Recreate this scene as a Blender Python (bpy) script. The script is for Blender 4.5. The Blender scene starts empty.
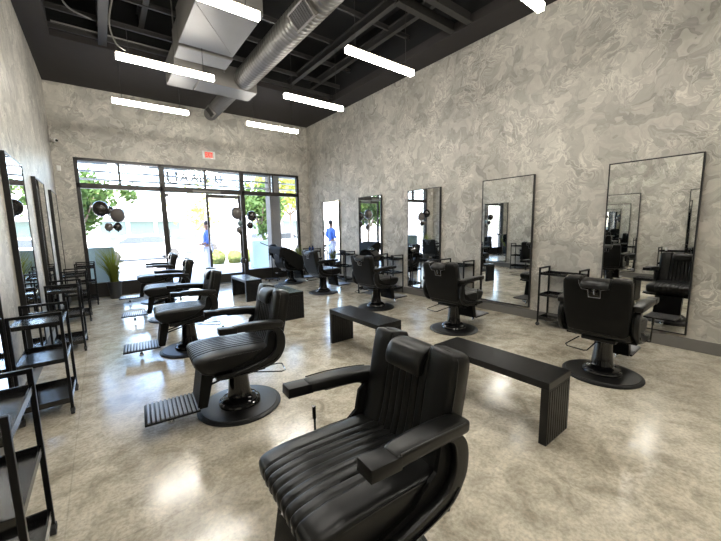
import bpy, bmesh, math, random
from mathutils import Vector, Matrix
random.seed(7)
C = bpy.context.scene.collection
PI = math.pi
XL, XR, YB, YF, ZC, ZD = -0.055, 5.972, 9.682, -4.0, 4.586, 5.55

# ------------------------------------------------------------------ materials
def newmat(name):
    m = bpy.data.materials.new(name); m.use_nodes = True
    nt = m.node_tree; nt.nodes.clear()
    out = nt.nodes.new('ShaderNodeOutputMaterial')
    return m, nt, out
def N(nt, typ, **kw):
    n = nt.nodes.new(typ)
    for k, v in kw.items():
        if k in n.inputs.keys(): n.inputs[k].default_value = v
        else: setattr(n, k, v)
    return n
def pbr(name, col, rough=0.5, metal=0.0, noise=0.0, nscale=20, bump=0.0, bscale=200, coat=0.0, spec=0.5, sheen=0.0):
    m, nt, out = newmat(name)
    b = N(nt, 'ShaderNodeBsdfPrincipled'); nt.links.new(b.outputs[0], out.inputs[0])
    b.inputs['Base Color'].default_value = (*col, 1)
    b.inputs['Roughness'].default_value = rough
    b.inputs['Metallic'].default_value = metal
    b.inputs['Coat Weight'].default_value = coat
    b.inputs['Coat Roughness'].default_value = .08
    b.inputs['Specular IOR Level'].default_value = spec
    b.inputs['Sheen Weight'].default_value = sheen
    tc = N(nt, 'ShaderNodeTexCoord')
    n = N(nt, 'ShaderNodeTexNoise'); n.inputs['Scale'].default_value = nscale; n.inputs['Detail'].default_value = 4
    nt.links.new(tc.outputs['Object'], n.inputs['Vector'])
    mr = N(nt, 'ShaderNodeMapRange'); mr.inputs[3].default_value = 1 - noise; mr.inputs[4].default_value = 1 + noise
    nt.links.new(n.outputs[0], mr.inputs[0])
    mx = N(nt, 'ShaderNodeMix', data_type='RGBA', blend_type='MULTIPLY'); mx.inputs[0].default_value = 1
    mx.inputs[6].default_value = (*col, 1)
    nt.links.new(mr.outputs[0], mx.inputs[7]); nt.links.new(mx.outputs[2], b.inputs['Base Color'])
    if bump:
        n2 = N(nt, 'ShaderNodeTexNoise'); n2.inputs['Scale'].default_value = bscale
        nt.links.new(tc.outputs['Object'], n2.inputs['Vector'])
        bp = N(nt, 'ShaderNodeBump'); bp.inputs['Strength'].default_value = bump; bp.inputs['Distance'].default_value = .002
        nt.links.new(n2.outputs[0], bp.inputs['Height']); nt.links.new(bp.outputs[0], b.inputs['Normal'])
    return m
def emit(name, col, s):
    m, nt, out = newmat(name)
    e = N(nt, 'ShaderNodeEmission'); e.inputs[0].default_value = (*col, 1); e.inputs[1].default_value = s
    nt.links.new(e.outputs[0], out.inputs[0]); return m

def plaster(name, lo, hi):
    m, nt, out = newmat(name); L = nt.links.new
    b = N(nt, 'ShaderNodeBsdfPrincipled'); L(b.outputs[0], out.inputs[0])
    tc = N(nt, 'ShaderNodeTexCoord')
    # two domain warps give curling trowel strokes
    w1 = N(nt, 'ShaderNodeTexNoise'); w1.inputs['Scale'].default_value = 1.7; w1.inputs['Detail'].default_value = 3
    L(tc.outputs['Object'], w1.inputs['Vector'])
    s1 = N(nt, 'ShaderNodeVectorMath', operation='SCALE'); s1.inputs['Scale'].default_value = .6
    L(w1.outputs['Color'], s1.inputs[0])
    a1 = N(nt, 'ShaderNodeVectorMath', operation='ADD'); L(tc.outputs['Object'], a1.inputs[0]); L(s1.outputs[0], a1.inputs[1])
    w2 = N(nt, 'ShaderNodeTexNoise'); w2.inputs['Scale'].default_value = 4.5; w2.inputs['Detail'].default_value = 1
    L(a1.outputs[0], w2.inputs['Vector'])
    s2 = N(nt, 'ShaderNodeVectorMath', operation='SCALE'); s2.inputs['Scale'].default_value = .33
    L(w2.outputs['Color'], s2.inputs[0])
    a2 = N(nt, 'ShaderNodeVectorMath', operation='ADD'); L(a1.outputs[0], a2.inputs[0]); L(s2.outputs[0], a2.inputs[1])
    # patches of slightly different tone, each with a hard lip
    vo = N(nt, 'ShaderNodeTexVoronoi', feature='F1'); vo.inputs['Scale'].default_value = 6.5
    L(a2.outputs[0], vo.inputs['Vector'])
    sep = N(nt, 'ShaderNodeSeparateColor'); L(vo.outputs['Color'], sep.inputs[0])
    ve = N(nt, 'ShaderNodeTexVoronoi', feature='DISTANCE_TO_EDGE'); ve.inputs['Scale'].default_value = 6.5
    L(a2.outputs[0], ve.inputs['Vector'])
    lip = N(nt, 'ShaderNodeMapRange'); lip.inputs[1].default_value = 0; lip.inputs[2].default_value = .055
    lip.inputs[3].default_value = 1; lip.inputs[4].default_value = 0; L(ve.outputs['Distance'], lip.inputs[0])
    # ridged streaks
    n3 = N(nt, 'ShaderNodeTexNoise', noise_dimensions='3D'); n3.inputs['Scale'].default_value = 6.2; n3.inputs['Detail'].default_value = 3
    n3.inputs['Distortion'].default_value = 1.6
    L(a2.outputs[0], n3.inputs['Vector'])
    sb = N(nt, 'ShaderNodeMath', operation='SUBTRACT'); sb.inputs[1].default_value = .5; L(n3.outputs[0], sb.inputs[0])
    ab = N(nt, 'ShaderNodeMath', operation='ABSOLUTE'); L(sb.outputs[0], ab.inputs[0])
    rid = N(nt, 'ShaderNodeMapRange'); rid.inputs[1].default_value = 0; rid.inputs[2].default_value = .06
    rid.inputs[3].default_value = 1; rid.inputs[4].default_value = 0; L(ab.outputs[0], rid.inputs[0])
    mask = N(nt, 'ShaderNodeTexNoise'); mask.inputs['Scale'].default_value = 2.3; L(tc.outputs['Object'], mask.inputs['Vector'])
    mm = N(nt, 'ShaderNodeMapRange'); mm.inputs[1].default_value = .42; mm.inputs[2].default_value = .62; L(mask.outputs[0], mm.inputs[0])
    big = N(nt, 'ShaderNodeTexNoise'); big.inputs['Scale'].default_value = .9; big.inputs['Detail'].default_value = 5
    L(a1.outputs[0], big.inputs['Vector'])
    def mul(a, k):
        x = N(nt, 'ShaderNodeMath', operation='MULTIPLY'); L(a, x.inputs[0])
        if isinstance(k, float): x.inputs[1].default_value = k
        else: L(k, x.inputs[1])
        return x.outputs[0]
    def add(a, c):
        x = N(nt, 'ShaderNodeMath', operation='ADD'); L(a, x.inputs[0])
        if isinstance(c, float): x.inputs[1].default_value = c
        else: L(c, x.inputs[1])
        return x.outputs[0]
    t = add(mul(sep.outputs[0], .26), mul(big.outputs[0], .62))
    t = add(t, mul(mul(rid.outputs[0], mm.outputs[0]), .38))
    t = add(t, mul(lip.outputs[0], -.05))
    t = add(t, mul(n3.outputs[0], .35)); t = add(t, -.12)
    cr = N(nt, 'ShaderNodeValToRGB'); L(t, cr.inputs[0])
    cr.color_ramp.elements[0].position = .1; cr.color_ramp.elements[0].color = (*lo, 1)
    cr.color_ramp.elements[1].position = .95; cr.color_ramp.elements[1].color = (*hi, 1)
    L(cr.outputs[0], b.inputs['Base Color'])
    b.inputs['Roughness'].default_value = .48; b.inputs['Specular IOR Level'].default_value = .35
    bp = N(nt, 'ShaderNodeBump'); bp.inputs['Strength'].default_value = .5; bp.inputs['Distance'].default_value = .015
    L(t, bp.inputs['Height']); L(bp.outputs[0], b.inputs['Normal'])
    return m

def concrete():
    m, nt, out = newmat('polished_concrete'); L = nt.links.new
    b = N(nt, 'ShaderNodeBsdfPrincipled'); L(b.outputs[0], out.inputs[0])
    tc = N(nt, 'ShaderNodeTexCoord')
    def noise(s, d, dist=0.0, rough=.6):
        n = N(nt, 'ShaderNodeTexNoise'); n.inputs['Scale'].default_value = s; n.inputs['Detail'].default_value = d
        n.inputs['Distortion'].default_value = dist; n.inputs['Roughness'].default_value = rough
        L(tc.outputs['Object'], n.inputs['Vector']); return n.outputs[0]
    a = noise(.9, 5, .8); c = noise(5.5, 7, .6, .68); d = noise(45, 3); 
    def mr(x, i0, i1, o0, o1):
        n = N(nt, 'ShaderNodeMapRange'); L(x, n.inputs[0])
        for k, v in enumerate((i0, i1, o0, o1)): n.inputs[k+1].default_value = v
        return n.outputs[0]
    cr = N(nt, 'ShaderNodeValToRGB'); 
    s = N(nt, 'ShaderNodeMath', operation='ADD'); L(mr(a, .36, .66, 0, .55), s.inputs[0]); L(mr(c, .38, .63, 0, .45), s.inputs[1])
    L(s.outputs[0], cr.inputs[0])
    e = cr.color_ramp.elements
    e[0].position = .08; e[0].color = (.34, .30, .225, 1)
    e[1].position = .92; e[1].color = (.80, .74, .61, 1)
    x = e.new(.5); x.color = (.60, .54, .425, 1)
    sp = N(nt, 'ShaderNodeMix', data_type='RGBA', blend_type='MULTIPLY'); sp.inputs[0].default_value = 1
    L(cr.outputs[0], sp.inputs[6]); L(mr(d, .35, .6, .80, 1.08), sp.inputs[7])
    # hairline scratches / crackle
    v = N(nt, 'ShaderNodeTexVoronoi', feature='DISTANCE_TO_EDGE'); v.inputs['Scale'].default_value = 2.2
    wn = N(nt, 'ShaderNodeTexNoise'); wn.inputs['Scale'].default_value = 2.5; wn.inputs['Detail'].default_value = 6; L(tc.outputs['Object'], wn.inputs['Vector'])
    va = N(nt, 'ShaderNodeVectorMath', operation='MULTIPLY_ADD'); va.inputs[1].default_value = (.9, .9, .9)
    L(wn.outputs['Color'], va.inputs[0]); L(tc.outputs['Object'], va.inputs[2]); L(va.outputs[0], v.inputs['Vector'])
    sp2 = N(nt, 'ShaderNodeMix', data_type='RGBA', blend_type='MULTIPLY'); sp2.inputs[0].default_value = 1
    L(sp.outputs[2], sp2.inputs[6]); L(mr(v.outputs['Distance'], 0, .012, .88, 1), sp2.inputs[7])
    # saw-cut control joints
    sx = N(nt, 'ShaderNodeSeparateXYZ'); L(tc.outputs['Object'], sx.inputs[0])
    def joint(comp, pos):
        q = N(nt, 'ShaderNodeMath', operation='SUBTRACT'); L(sx.outputs[comp], q.inputs[0]); q.inputs[1].default_value = pos
        w = N(nt, 'ShaderNodeMath', operation='ABSOLUTE'); L(q.outputs[0], w.inputs[0])
        return mr(w.outputs[0], .002, .005, .84, 1)
    cur = sp2.outputs[2]
    for comp, pos in ((0, .34), (0, 3.9), (1, 4.3), (1, 1.9)):
        j = N(nt, 'ShaderNodeMix', data_type='RGBA', blend_type='MULTIPLY'); j.inputs[0].default_value = 1
        L(cur, j.inputs[6]); L(joint(comp, pos), j.inputs[7]); cur = j.outputs[2]
    L(cur, b.inputs['Base Color'])
    L(mr(c, .3, .7, .12, .23), b.inputs['Roughness'])
    b.inputs['Specular IOR Level'].default_value = 1.0
    bp = N(nt, 'ShaderNodeBump'); bp.inputs['Strength'].default_value = .06; bp.inputs['Distance'].default_value = .01
    L(c, bp.inputs['Height']); L(bp.outputs[0], b.inputs['Normal'])
    return m

def glassmat(name, tint=(1, 1, 1), refl=.55):
    m, nt, out = newmat(name); L = nt.links.new
    t = N(nt, 'ShaderNodeBsdfTransparent'); t.inputs[0].default_value = (*tint, 1)
    g = N(nt, 'ShaderNodeBsdfGlossy'); g.inputs['Roughness'].default_value = .01
    f = N(nt, 'ShaderNodeFresnel'); f.inputs[0].default_value = 1.45
    mu = N(nt, 'ShaderNodeMath', operation='MULTIPLY'); mu.inputs[1].default_value = refl; L(f.outputs[0], mu.inputs[0])
    mx = N(nt, 'ShaderNodeMixShader'); L(mu.outputs[0], mx.inputs[0]); L(t.outputs[0], mx.inputs[1]); L(g.outputs[0], mx.inputs[2])
    L(mx.outputs[0], out.inputs[0]); return m
def leafmat(name, col):
    m, nt, out = newmat(name); L = nt.links.new
    d = N(nt, 'ShaderNodeBsdfDiffuse'); d.inputs[0].default_value = (*col, 1)
    t = N(nt, 'ShaderNodeBsdfTranslucent'); t.inputs[0].default_value = (col[0]*1.4, col[1]*1.3, col[2]*.6, 1)
    mx = N(nt, 'ShaderNodeMixShader'); mx.inputs[0].default_value = .45
    L(d.outputs[0], mx.inputs[1]); L(t.outputs[0], mx.inputs[2]); L(mx.outputs[0], out.inputs[0]); return m

M = {}
M['plaster'] = plaster('trowelled_plaster', (.185, .175, .154), (.71, .675, .60))
M['concrete'] = concrete()
M['vinyl'] = pbr('black_vinyl', (.005, .005, .0046), .32, noise=.15, bump=.10, bscale=420, spec=.33)
M['vinyl_back'] = pbr('black_textured_vinyl', (.007, .007, .0066), .5, noise=.2, bump=.5, bscale=260, spec=.12)
M['piping'] = pbr('black_piping', (.005, .005, .005), .3)
M['matte'] = pbr('matte_black_metal', (.003, .003, .0032), .36, spec=.25, noise=.2)
M['tray'] = pbr('satin_black_tray', (.006, .006, .0063), .22, spec=.75)
M['gloss'] = pbr('gloss_black_enamel', (.004, .004, .0045), .10, coat=.25)
M['disc'] = pbr('satin_black_plate', (.010, .0097, .0095), .36, spec=.4, noise=.15, nscale=8)
M['chrome'] = pbr('chrome', (.75, .75, .75), .12, metal=1)
M['rubber'] = pbr('rubber', (.03, .03, .03), .6)
M['ribs'] = pbr('ribbed_alloy', (.20, .20, .21), .32, metal=.75, noise=.1)
M['bench'] = pbr('black_stained_wood', (.006, .006, .0065), .33, noise=.35, nscale=60, bump=.3, bscale=160, spec=.3)
M['mirror'] = pbr('mirror_silver', (.86, .87, .86), .0, metal=1)
M['frame'] = pbr('black_frame', (.005, .005, .005), .35)
M['winframe'] = pbr('bronze_aluminium', (.018, .015, .012), .40, metal=.2, noise=.1)
M['glass'] = glassmat('window_glass')
M['ceil'] = pbr('dark_ceiling_paint', (.021, .0175, .0165), .8, noise=.15, nscale=6)
M['deck'] = pbr('black_roof_deck', (.004, .004, .004), .9, noise=.3, nscale=5)
M['steel'] = pbr('painted_grey_steel', (.024, .0225, .021), .6, noise=.25, nscale=9)
M['galv'] = pbr('galvanised_steel', (.145, .14, .128), .42, metal=.4, noise=.18, nscale=5)
M['galv2'] = pbr('galvanised_box_steel', (.135, .128, .118), .5, metal=.25, noise=.15, nscale=3)
M['base'] = pbr('grey_baseboard_paint', (.135, .128, .115), .5, noise=.08)
M['white'] = pbr('white_plastic', (.75, .75, .73), .4)
M['grille'] = pbr('dark_grille', (.02, .018, .016), .6)
M['led'] = emit('led_diffuser', (1.0, .955, .87), 27)
M['ledcap'] = pbr('light_housing', (.6, .52, .38), .4)
M['exit'] = emit('exit_letter_red', (1.0, .04, .02), .55)
M['exitb'] = emit('exit_panel_glow', (1.0, .50, .40), .34)
M['grass'] = leafmat('grass_blades', (.17, .20, .045))
M['leaf'] = leafmat('tree_leaves', (.07, .12, .05))
M['leafy'] = leafmat('yellow_green_leaves', (.30, .33, .12))
M['bark'] = pbr('bark', (.16, .12, .09), .8, noise=.3)
M['pot'] = pbr('dark_pot', (.03, .03, .028), .35)
M['soil'] = pbr('soil', (.03, .022, .015), .9)
M['balloon'] = pbr('black_balloon_latex', (.02, .017, .015), .22, spec=.6)
M['balloon_glare'] = pbr('glare_paled_black_balloon_latex', (.12, .105, .095), .22, spec=.6)  # black latex with window glare put into its paler, browner colour
M['cape'] = pbr('black_cape_cloth', (.005, .005, .0045), .75, spec=.12)
M['towel'] = pbr('white_towel', (.75, .76, .78), .9)
M['side'] = pbr('sidewalk_concrete', (.36, .38, .40), .7, noise=.12, nscale=3)
M['asphalt'] = pbr('parking_asphalt', (.34, .34, .34), .8, noise=.1, nscale=2)
M['bldg'] = pbr('white_stucco', (.78, .78, .76), .8, noise=.04)
M['bwin'] = pbr('shop_window_dark', (.09, .13, .12), .25)
M['trimy'] = pbr('tan_cornice', (.55, .48, .30), .7)
M['signl'] = pbr('sign_letter_grey', (.30, .29, .28), .5)
M['teal'] = pbr('pale_teal_panel', (.22, .30, .31), .5, noise=.05)
M['stone'] = pbr('column_stucco', (.19, .17, .145), .8, noise=.15)
M['slat'] = pbr('louvre_slat_grey', (.30, .32, .36), .5)
M['carw'] = pbr('white_car_paint', (.72, .72, .72), .25, coat=.5)
M['carg'] = pbr('silver_car_paint', (.42, .44, .46), .25, metal=.4, coat=.5)
M['carb'] = pbr('sage_car_paint', (.40, .44, .42), .25, coat=.5)
M['carglass'] = pbr('car_glass', (.05, .06, .07), .08)
M['tyre'] = pbr('tyre', (.03, .03, .03), .7)
M['skin'] = pbr('skin', (.22, .12, .08), .55)
M['hair'] = pbr('black_hair', (.012, .01, .009), .6)
M['shirt'] = pbr('blue_shirt', (.05, .12, .42), .8, noise=.1)
M['trouser'] = pbr('pale_lilac_trousers', (.55, .56, .72), .85)
M['bottleb'] = pbr('blue_bottle', (.04, .08, .25), .2)
M['hedge'] = leafmat('hedge_leaves', (.20, .24, .10))

# ------------------------------------------------------------------ mesh helpers
class MB:
    def __init__(s): s.bm = bmesh.new()
    def merge(s, tb, mat=None):
        if mat is not None: bmesh.ops.transform(tb, matrix=mat, verts=tb.verts)
        me = bpy.data.meshes.new('tmp'); tb.to_mesh(me); tb.free()
        s.bm.from_mesh(me); bpy.data.meshes.remove(me); return s
    def box(s, c, d, bev=0.0, seg=2, rot=None):
        tb = bmesh.new(); bmesh.ops.create_cube(tb, size=1)
        bmesh.ops.scale(tb, vec=d, verts=tb.verts)
        if bev > 0: bmesh.ops.bevel(tb, geom=tb.edges[:], offset=bev, segments=seg, affect='EDGES', profile=.5)
        mt = Matrix.Translation(c)
        if rot is not None: mt = mt @ rot
        return s.merge(tb, mt)
    def box2(s, a, b, bev=0.0, seg=2):
        return s.box([(a[i]+b[i])/2 for i in range(3)], [abs(b[i]-a[i]) for i in range(3)], bev, seg)
    def lathe(s, prof, c=(0, 0, 0), n=32, mat=None):
        tb = bmesh.new(); rings = []
        for r, z in prof:
            if r < 1e-5: rings.append([tb.verts.new((0, 0, z))])
            else: rings.append([tb.verts.new((r*math.cos(2*PI*i/n), r*math.sin(2*PI*i/n), z)) for i in range(n)])
        for a, b in zip(rings, rings[1:]):
            for i in range(n):
                j = (i+1) % n
                if len(a) == 1 and len(b) == 1: continue
                if len(a) == 1: tb.faces.new((a[0], b[j], b[i]))
                elif len(b) == 1: tb.faces.new((a[i], a[j], b[0]))
                else: tb.faces.new((a[i], a[j], b[j], b[i]))
        for e in (rings[0], rings[-1]):
            if len(e) > 1:
                try: tb.faces.new(e)
                except ValueError: pass
        bmesh.ops.recalc_face_normals(tb, faces=tb.faces)
        mt = Matrix.Translation(c)
        if mat is not None: mt = mt @ mat
        return s.merge(tb, mt)
    def tube(s, pts, r, n=8, closed=False):
        tb = bmesh.new(); pts = [Vector(p) for p in pts]; k = len(pts); rings = []
        rs = r if isinstance(r, (list, tuple)) else [r]*k
        up = None
        for i, p in enumerate(pts):
            if closed: t = (pts[(i+1) % k]-pts[i-1]).normalized()
            else: t = (pts[min(i+1, k-1)]-pts[max(i-1, 0)]).normalized()
            if up is None:
                up = Vector((0, 0, 1)) if abs(t.z) < .9 else Vector((1, 0, 0))
            a = (up - t*up.dot(t)).normalized(); b = t.cross(a); up = a
            rings.append([tb.verts.new(p+(a*math.cos(2*PI*j/n)+b*math.sin(2*PI*j/n))*rs[i]) for j in range(n)])
        m = k if closed else k-1
        for i in range(m):
            A, B = rings[i], rings[(i+1) % k]
            for j in range(n): tb.faces.new((A[j], A[(j+1) % n], B[(j+1) % n], B[j]))
        if not closed: tb.faces.new(rings[0]); tb.faces.new(rings[-1])
        bmesh.ops.recalc_face_normals(tb, faces=tb.faces)
        return s.merge(tb)
    def sweep(s, pts, wh, y0=0.0, n=20, e=5.0, round_ends=True, side=Vector((0, 1, 0))):
        """rounded-rectangle section (w across, h in the bend plane) along a path in the xz plane"""
        tb = bmesh.new(); P = [Vector((p[0], y0 + (p[2] if len(p) > 2 else 0), p[1])) for p in pts]; k = len(P)
        T = [(P[min(i+1, k-1)]-P[max(i-1, 0)]).normalized() for i in range(k)]
        st = []
        if round_ends:
            h = wh[0][1]*.25
            st += [(P[0]-T[0]*h*.0, T[0], wh[0][0]-h*1.1, wh[0][1]-h*1.1), (P[0]+T[0]*h*.3, T[0], wh[0][0]-h*.35, wh[0][1]-h*.35), (P[0]+T[0]*h, T[0], *wh[0])]
        else: st.append((P[0], T[0], *wh[0]))
        for i in range(1, k-1): st.append((P[i], T[i], *wh[i]))
        if round_ends:
            h = wh[-1][1]*.25
            st += [(P[-1]-T[-1]*h, T[-1], *wh[-1]), (P[-1]-T[-1]*h*.3, T[-1], wh[-1][0]-h*.35, wh[-1][1]-h*.35), (P[-1], T[-1], wh[-1][0]-h*1.1, wh[-1][1]-h*1.1)]
        else: st.append((P[-1], T[-1], *wh[-1]))
        rings = []
        for p, t, w, h in st:
            sd = side; nn = sd.cross(t).normalized(); ring = []
            for j in range(n):
                a = 2*PI*(j+.5)/n; c, q = math.cos(a), math.sin(a)
                f = (abs(c)**e+abs(q)**e)**(-1/e)
                ring.append(tb.verts.new(p+sd*(c*f*w/2)+nn*(q*f*h/2)))
            rings.append(ring)
        for A, B in zip(rings, rings[1:]):
            for j in range(n): tb.faces.new((A[j], A[(j+1) % n], B[(j+1) % n], B[j]))
        tb.faces.new(rings[0]); tb.faces.new(rings[-1])
        bmesh.ops.recalc_face_normals(tb, faces=tb.faces)
        return s.merge(tb)
    def grid(s, f, nu, nv, closeu=False, closev=False):
        tb = bmesh.new()
        V = [[tb.verts.new(f(i/(nu if closeu else nu-1), j/(nv if closev else nv-1))) for j in range(nv)] for i in range(nu)]
        for i in range(nu if closeu else nu-1):
            for j in range(nv if closev else nv-1):
                tb.faces.new((V[i][j], V[(i+1) % nu][j], V[(i+1) % nu][(j+1) % nv], V[i][(j+1) % nv]))
        bmesh.ops.recalc_face_normals(tb, faces=tb.faces)
        return s.merge(tb)
    def sphere(s, c, r, sc=(1, 1, 1), n=16):
        tb = bmesh.new(); bmesh.ops.create_uvsphere(tb, u_segments=n, v_segments=n//2+2, radius=r)
        bmesh.ops.scale(tb, vec=sc, verts=tb.verts)
        return s.merge(tb, Matrix.Translation(c))
    def prism(s, poly, axis, a, b):
        """extrude a 2-D outline along axis ('x','y','z') from a to b"""
        tb = bmesh.new()
        def P(u, v, w):
            return {'x': (w, u, v), 'y': (u, w, v), 'z': (u, v, w)}[axis]
        A = [tb.verts.new(P(u, v, a)) for u, v in poly]; B = [tb.verts.new(P(u, v, b)) for u, v in poly]
        tb.faces.new(A); tb.faces.new(B[::-1]); n = len(poly)
        for i in range(n): tb.faces.new((A[i], B[i], B[(i+1) % n], A[(i+1) % n]))
        bmesh.ops.recalc_face_normals(tb, faces=tb.faces)
        return s.merge(tb)
    def build(s, name, mat, parent=None, smooth=True, angle=35, loc=None):
        me = bpy.data.meshes.new(name); s.bm.to_mesh(me); s.bm.free()
        me.materials.append(mat)
        if smooth:
            for p in me.polygons: p.use_smooth = True
            try: me.set_sharp_from_angle(angle=math.radians(angle))
            except Exception: pass
        o = bpy.data.objects.new(name, me); C.objects.link(o)
        if parent: o.parent = parent
        if loc: o.location = loc
        return o
def pillow(size, front, back, n=7.0, m=5.0, nu=40, nv=40, edge=3.2, notch=None):
    """closed cushion in the uv plane: returns bmesh; local coords u, v, w(thickness)"""
    tb = bmesh.new()
    def sp(t, n_):  # denser towards the rim
        x = 2*t-1
        return math.copysign(1-(1-abs(x))**1.6, x) if n_ else x
    W, H = size
    def pt(i, j, sgn):
        a = sp(i/nu, nu < 60); b = sp(j/nv, True)
        d = max(abs(a), abs(b)); L = (abs(a)**n+abs(b)**n)**(1/n) if d > 0 else 1
        s_ = d/L if d > 0 else 1
        u, v = a*s_*W/2, b*s_*H/2
        e = max(0.0, 1-d**m)**(1/m)
        w = (front if sgn > 0 else back)(u, v)*e*sgn
        return (u, v, w)
    F, B = {}, {}
    for i in range(nu+1):
        for j in range(nv+1):
            F[i, j] = tb.verts.new(pt(i, j, 1))
            rim = i in (0, nu) or j in (0, nv)
            B[i, j] = F[i, j] if rim else tb.verts.new(pt(i, j, -1))
    for i in range(nu):
        for j in range(nv):
            tb.faces.new((F[i, j], F[i+1, j], F[i+1, j+1], F[i, j+1]))
            q = (B[i, j], B[i, j+1], B[i+1, j+1], B[i+1, j])
            if len(set(q)) == 4:
                try: tb.faces.new(q)
                except ValueError: pass
    bmesh.ops.recalc_face_normals(tb, faces=tb.faces)
    return tb
def empty(name, loc=(0, 0, 0), rz=0.0):
    o = bpy.data.objects.new(name, None); C.objects.link(o); o.location = loc; o.rotation_euler = (0, 0, rz)
    o.empty_display_size = .1; return o
def tag(o, label=None, cat=None, group=None, kind=None):
    if label: o['label'] = label
    if cat: o['category'] = cat
    if group: o['group'] = group
    if kind: o['kind'] = kind
    return o
def copy_tree(o, parent=None, keep=None):
    c = o.copy(); C.objects.link(c)
    if parent: c.parent = parent
    for ch in list(o.children): copy_tree(ch, c)
    return c
def struct(mb, name, mat, parent=None, **kw):
    o = mb.build(name, mat, parent, **kw)
    if parent is None: o['kind'] = 'structure'
    return o
def smoothstep(a, b, x):
    t = min(1, max(0, (x-a)/(b-a))); return t*t*(3-2*t)
def bez(pts, n=8):
    """Catmull-Rom through the points"""
    P = [Vector(p) for p in pts]; out = []
    for i in range(len(P)-1):
        p0, p1, p2, p3 = P[max(i-1, 0)], P[i], P[i+1], P[min(i+2, len(P)-1)]
        for k in range(n):
            t = k/n
            out.append(.5*((2*p1)+(-p0+p2)*t+(2*p0-5*p1+4*p2-p3)*t*t+(-p0+3*p1-3*p2+p3)*t**3))
    out.append(P[-1]); return out

# ------------------------------------------------------------------ room shell
WX0, WX1, WZ = .28, 5.645, 3.11
struct(MB().box2((-.6, YF-.3, -.12), (6.3, YB+.05, 0)), 'floor', M['concrete'], smooth=False)
struct(MB().box2((XL-.2, YF-.2, 0), (XL, YB+.25, ZD)), 'wall_left', M['plaster'], smooth=False)
struct(MB().box2((XR, YF-.2, 0), (XR+.2, YB+.25, ZD)), 'wall_right', M['plaster'], smooth=False)
struct(MB().box2((XL, YF-.2, 0), (XR, YF, ZD)), 'wall_rear', M['plaster'], smooth=False)
wb = MB(); wb.box2((XL, YB, 0), (WX0, YB+.25, ZD)); wb.box2((WX1, YB, 0), (XR, YB+.25, ZD)); wb.box2((WX0, YB, WZ), (WX1, YB+.25, ZD))
struct(wb, 'wall_back', M['plaster'], smooth=False)
struct(MB().box2((XL-.2, YF-.2, ZD), (XR+.2, YB+.25, ZD+.2)), 'ceiling', M['deck'], smooth=False)
sf = MB(); sf.box2((XL, 7.5, ZC), (XR, YB, ZC+.14)); sf.box2((5.46, YF, ZC), (XR, 7.5, ZC+.14)); sf.box2((XL, YF, ZC), (.26, 7.5, ZC+.14))
struct(sf, 'trim_1', M['ceil'], smooth=False)
fa = MB(); fa.box2((.25, 7.5, ZC+.14), (5.47, 7.53, ZD)); fa.box2((5.47, YF, ZC+.14), (5.50, 7.5, ZD)); fa.box2((.22, YF, ZC+.14), (.25, 7.5, ZD))  # black panels added so the lit wall above the soffit turns dark
struct(fa, 'trim_0', M['deck'], smooth=False)
struct(MB().box2((XR-.022, YF, 0), (XR, YB, .14), .006), 'baseboard_right', M['base'], smooth=False)
struct(MB().box2((XL, YF, 0), (XL+.022, YB, .14), .006), 'baseboard_left', M['base'], smooth=False)
bb = MB(); bb.box2((XL+.022, YB-.02, 0), (WX0, YB, .14), .004); bb.box2((WX1, YB-.02, 0), (XR-.022, YB, .14), .004)
struct(bb, 'baseboard_back', M['base'], smooth=False)

# joists, pipes and hangers in the open ceiling
def joist_y(x, y0, y1, z, w=.07, h=.16):
    m = MB(); m.box2((x-w/2, y0, z), (x+w/2, y1, z+.014)); m.box2((x-w/2, y0, z+h-.014), (x+w/2, y1, z+h)); m.box2((x-.008, y0, z+.014), (x+.008, y1, z+h-.014))
    return m
k = 2
for x, z, w, h in ((.93, 4.62, .12, .3), (2.02, 4.75, .09, .26), (3.55, 4.72, .085, .15), (4.35, 4.72, .09, .15), (4.95, 4.8, .08, .15), (1.5, 5.0, .08, .3), (2.75, 5.0, .07, .3)):
    struct(joist_y(x, YF, 7.5, z, w, h), 'trim_%d' % k, M['steel'], smooth=False); k += 1
for y, z, x0, x1 in ((7.4, 4.66, .26, 5.46), (7.05, 4.78, .26, 5.46), (6.6, 4.98, .26, 5.46), (5.7, 4.9, .26, 5.46), (4.75, 4.9, .26, 5.46), (2.9, 4.9, .26, 5.46), (1.6, 4.9, .26, 5.46), (.2, 4.9, .26, 5.46), (-2, 4.9, .26, 5.46)):
    m = MB(); m.box2((x0, y-.02, z), (x1, y+.02, z+.012)); m.box2((x0, y-.005, z+.012), (x1, y+.005, z+.07)); m.box2((x0, y-.02, z+.07), (x1, y+.02, z+.08))
    struct(m, 'trim_%d' % k, M['steel'], smooth=False); k += 1
for y in (3.76, 3.45):
    m = MB(); m.box2((4.2, y-.05, 4.60), (5.5, y+.05, 4.615)); m.box2((4.2, y-.01, 4.615), (5.5, y+.01, 4.76))
    struct(m, 'trim_%d' % k, M['steel'], smooth=False); k += 1
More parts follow.
